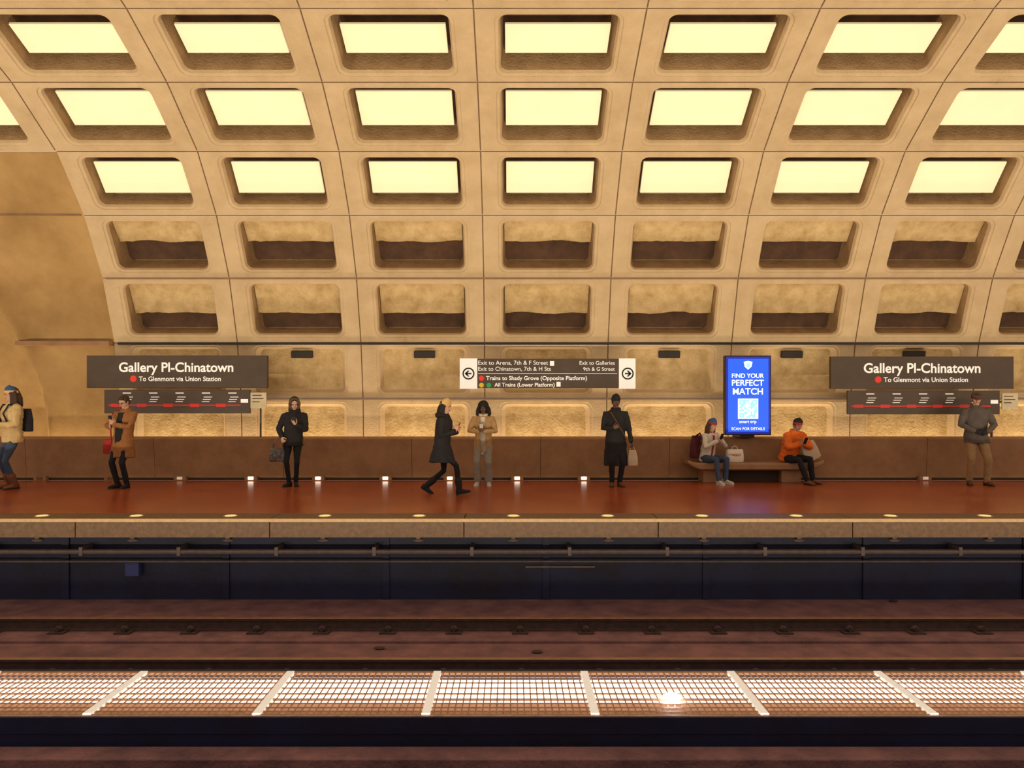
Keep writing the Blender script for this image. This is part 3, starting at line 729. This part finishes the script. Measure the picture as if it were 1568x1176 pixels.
# woman beige coat, curly hair
Y=SN(1048)
p=person('woman_in_beige_jacket',WX(1044,Y),Y,-3,1.64,dict(skin='dark',haircol='black',hair='curly',coat=beige,bulk=1.1,arm=1.15,hem=0.70,flare=(0.20,0.14),inner=whitec,innerz=(-0.55,1.02),innerw=0.085,
  collar=whitec,collarr=0.03,trousers=greyj,leg=(1.0,1.2,1.6),shoes=sneak,soles=whitec,headrot=(0,18),footL=(0.11,-0.03,0),footR=(-0.11,-0.03,0),
  handL=dict(p=(0.06,-0.27,1.14),d=(-.5,-.3,.8),n=(-.3,.9,0),curl=.8,pole=(1,.3,-.6)),handR=dict(p=(-0.08,-0.27,1.14),d=(.5,-.3,.8),n=(.3,.9,0),curl=.8,pole=(-1,.3,-.6))))
phone(p,(-0.01,-0.32,1.23),(0,-.4,1),(0,1,.4),whitec)
b=MB(); b.tube([(0.0,-0.165,1.3),(0.02,-0.195,1.1),(0.01,-0.20,0.9),(0.03,-0.2,0.74)],[.04,.055,.05,.045],12,flat=0.35,side=(1,0,0)); b.obj('scarf',scarfg,smooth=True,xf=p['M'],center=True)
# man long black coat
Y=SN(1050)
p=person('man_in_long_black_coat',WX(1330,Y),Y,3,1.77,dict(skin='dark',hair='short',hat=('beanie',black2,black2),coat=black,bulk=1.15,arm=1.12,hem=0.40,flare=(0.235,0.17),collar=black,collarr=0.03,trousers=black2,
  shoes=brownl,headrot=(5,8),footL=(0.07,-0.04,0),footR=(-0.08,-0.04,0),handR=dict(p=(-0.10,-0.20,1.12),d=(.7,-.2,.4),n=(.2,.9,0),curl=1.0,pole=(-.6,.7,-.7)),handL=dict(p=(0.30,-0.06,0.84),curl=1.6)))
b=MB(); bag_body(b,(0.31,-0.08,0.40),0.2,0.10,0.30,taper=.7); b.tube([(0.25,-.08,.69),(0.28,-.08,.75),(0.31,-.08,.77),(0.335,-.08,.75),(0.36,-.08,.69)],0.007,8)
b.obj('shopping_bag',paper,smooth=True,xf=p['M'],center=True)
b=MB(); b.tube([(-0.12,-0.13,1.43),(-0.04,-0.18,1.28),(0.08,-0.195,1.08),(0.19,-0.13,0.9)],0.013,8); b.obj('shoulder_strap',brownl,xf=p['M'],center=True)
# seated person, blue hat
Y=15.12
p=person('seated_person_in_white_jacket',WX(1527,Y),Y,28,1.70,dict(skin='light',haircol='brown',hair='long',hat=('beanie',blueknit,redc),pelvis=(0,0,0.525),lean=(0.0,-0.10),headoff=(0,-0.06,0.19),headrot=(8,14),
  coat=whitec,coatname='jacket',bulk=1.05,arm=1.1,inner=redc,innerw=0.045,innerz=(0.05,1.0),trousers=jeans,leg=(1,1,1),shoes=sneak,soles=whitec,collar=redc,
  footL=(0.12,-0.42,0),footR=(-0.12,-0.48,0),
  handL=dict(p=(0.06,-0.36,0.88),n=(-.6,.7,.2),curl=.9,pole=(1,.3,-.7)),handR=dict(p=(-0.06,-0.36,0.88),n=(.6,.7,.2),curl=.9,pole=(-1,.3,-.7))))
phone(p,(0.0,-0.43,0.97),(0,-.5,1),(0,1,.5))
b=MB(); bag_body(b,(0.0,0.10,0.50),0.32,0.2,0.48); b.tube([(-0.12,0.06,0.95),(-0.14,-0.12,1.04),(-0.14,-0.2,0.9),(-0.15,-0.1,0.68)],0.018,8)
b.obj('backpack',fab('maroon_nylon',(0.11,0.02,0.03)),smooth=True,xf=p['M']@Matrix.Translation((-0.12,0.05,0)),center=True)
b=MB(); bag_body(b,(0,0,0),0.36,0.16,0.26,taper=.95); b.tube([(-.07,0,.25),(-.05,0,.31),(0,0,.33),(.05,0,.31),(.07,0,.25)],0.006,8)
ob=b.obj('shopping_bag',mk('white_bag',(0.8,0.72,0.62),(0.74,0.66,0.56),0.6,5,0.2,15),smooth=True); ob.location=(WX(1588,15.05),15.08,0.412); ob.rotation_euler=(0,0,0.15)
t=text('UNIQLO',1575,1601,985,14.97,redc,ob,'bag_print',0.02)
bpy.context.view_layer.update(); t.data.transform(ob.matrix_world.inverted()@Matrix.Translation((0,0.02,-0.0)))
# seated man orange
Y=15.12
p=person('seated_man_in_orange_jacket',WX(1703,Y),Y,20,1.74,dict(skin='mid',hair='short',hat=('beanie',black2,redc),pelvis=(0,0,0.525),lean=(0.02,-0.16),headoff=(0.02,-0.07,0.185),headrot=(-10,18),
  coat=orange,coatname='puffer_jacket',ripple=0.06,bulk=1.2,arm=1.3,collar=orange,collarr=.034,trousers=black2,leg=(1.05,1.05,1.05),shoes=choc,
  footL=(0.26,-0.40,0,0,25),footR=(0.02,-0.52,0,0,5),
  handL=dict(p=(0.06,-0.40,0.80),n=(-.8,.3,.3),curl=1.0,pole=(1,.3,-.5)),handR=dict(p=(-0.03,-0.40,0.82),n=(.8,.3,.3),curl=1.0,pole=(-1,.3,-.5))))
phone(p,(0.02,-0.47,0.87),(0,-.6,1),(0,1,.5))
b=MB(); bag_body(b,(0,0,0),0.34,0.1,0.38,taper=.9); b.tube([(-.07,0,.37),(-.05,0,.44),(0,0,.46),(.05,0,.44),(.07,0,.37)],0.006,8)
ob=b.obj('shopping_bag',paper,smooth=True); ob.location=(WX(1764,14.85),15.0,0.47); ob.rotation_euler=(0.1,-0.45,0.1)
# standing man right
Y=SN(1047)
p=person('man_in_grey_jacket',WX(2108,Y),Y,-12,1.83,dict(skin='light',hair='short',haircol='brown',hat=('cap',fab('camo_cap',(0.10,0.07,0.05)),fab('cap_brim',(0.16,0.04,0.03))),coat=grey,coatname='jacket',bulk=1.2,arm=1.18,hem=0.80,flare=(0.22,0.16),
  collar=grey,collarr=.03,trousers=khaki,leg=(1.1,1.15,1.2),shoes=brownl,gloves=black,headrot=(-8,12),footL=(0.16,-0.08,0,0,15),footR=(-0.12,-0.02,0),
  handL=dict(p=(0.12,-0.24,1.02),d=(-.8,-.1,-.3),n=(-.2,.9,0),curl=.9,pole=(1,.3,-.4)),handR=dict(p=(-0.12,-0.24,1.03),d=(.8,-.1,-.3),n=(.2,.9,0),curl=.9,pole=(-1,.3,-.4))))

# ------------------------------------------------------------ lights
def area(name,loc,rot,sx,sy,p,col):
    l=bpy.data.lights.new(name,'AREA'); l.shape='RECTANGLE'; l.size=sx; l.size_y=sy; l.energy=p; l.color=col
    o=bpy.data.objects.new(name,l); scene.collection.objects.link(o); o.location=loc; o.rotation_euler=rot; return o
# added uplight strip on the trough's near lip, brightens the far vault
tl=area('added_uplight',(-0.5,Y0-0.066,ZG+0.004),(math.radians(180-40),0,0),32,0.10,1800,(1.0,0.85,0.60))
tl.data.spread=math.radians(110)
area('cove_light',(-0.5,16.16,0.12),(math.radians(180),0,0),30,0.25,330,(1.0,0.82,0.52))
w=bpy.data.worlds.new('station_ambient'); scene.world=w; w.use_nodes=True  # added fill entering by the unbuilt near side, in place of bounced light
w.node_tree.nodes['Background'].inputs[0].default_value=(1.0,0.81,0.62,1); w.node_tree.nodes['Background'].inputs[1].default_value=0.72

cam=bpy.data.cameras.new('camera'); co=bpy.data.objects.new('camera',cam); scene.collection.objects.link(co)
co.location=(0,0,CH); co.rotation_euler=(math.pi/2,0,0)
cam.sensor_width=36; cam.lens=F/2212*36; cam.shift_y=(HY-829.5)/2212
scene.camera=co
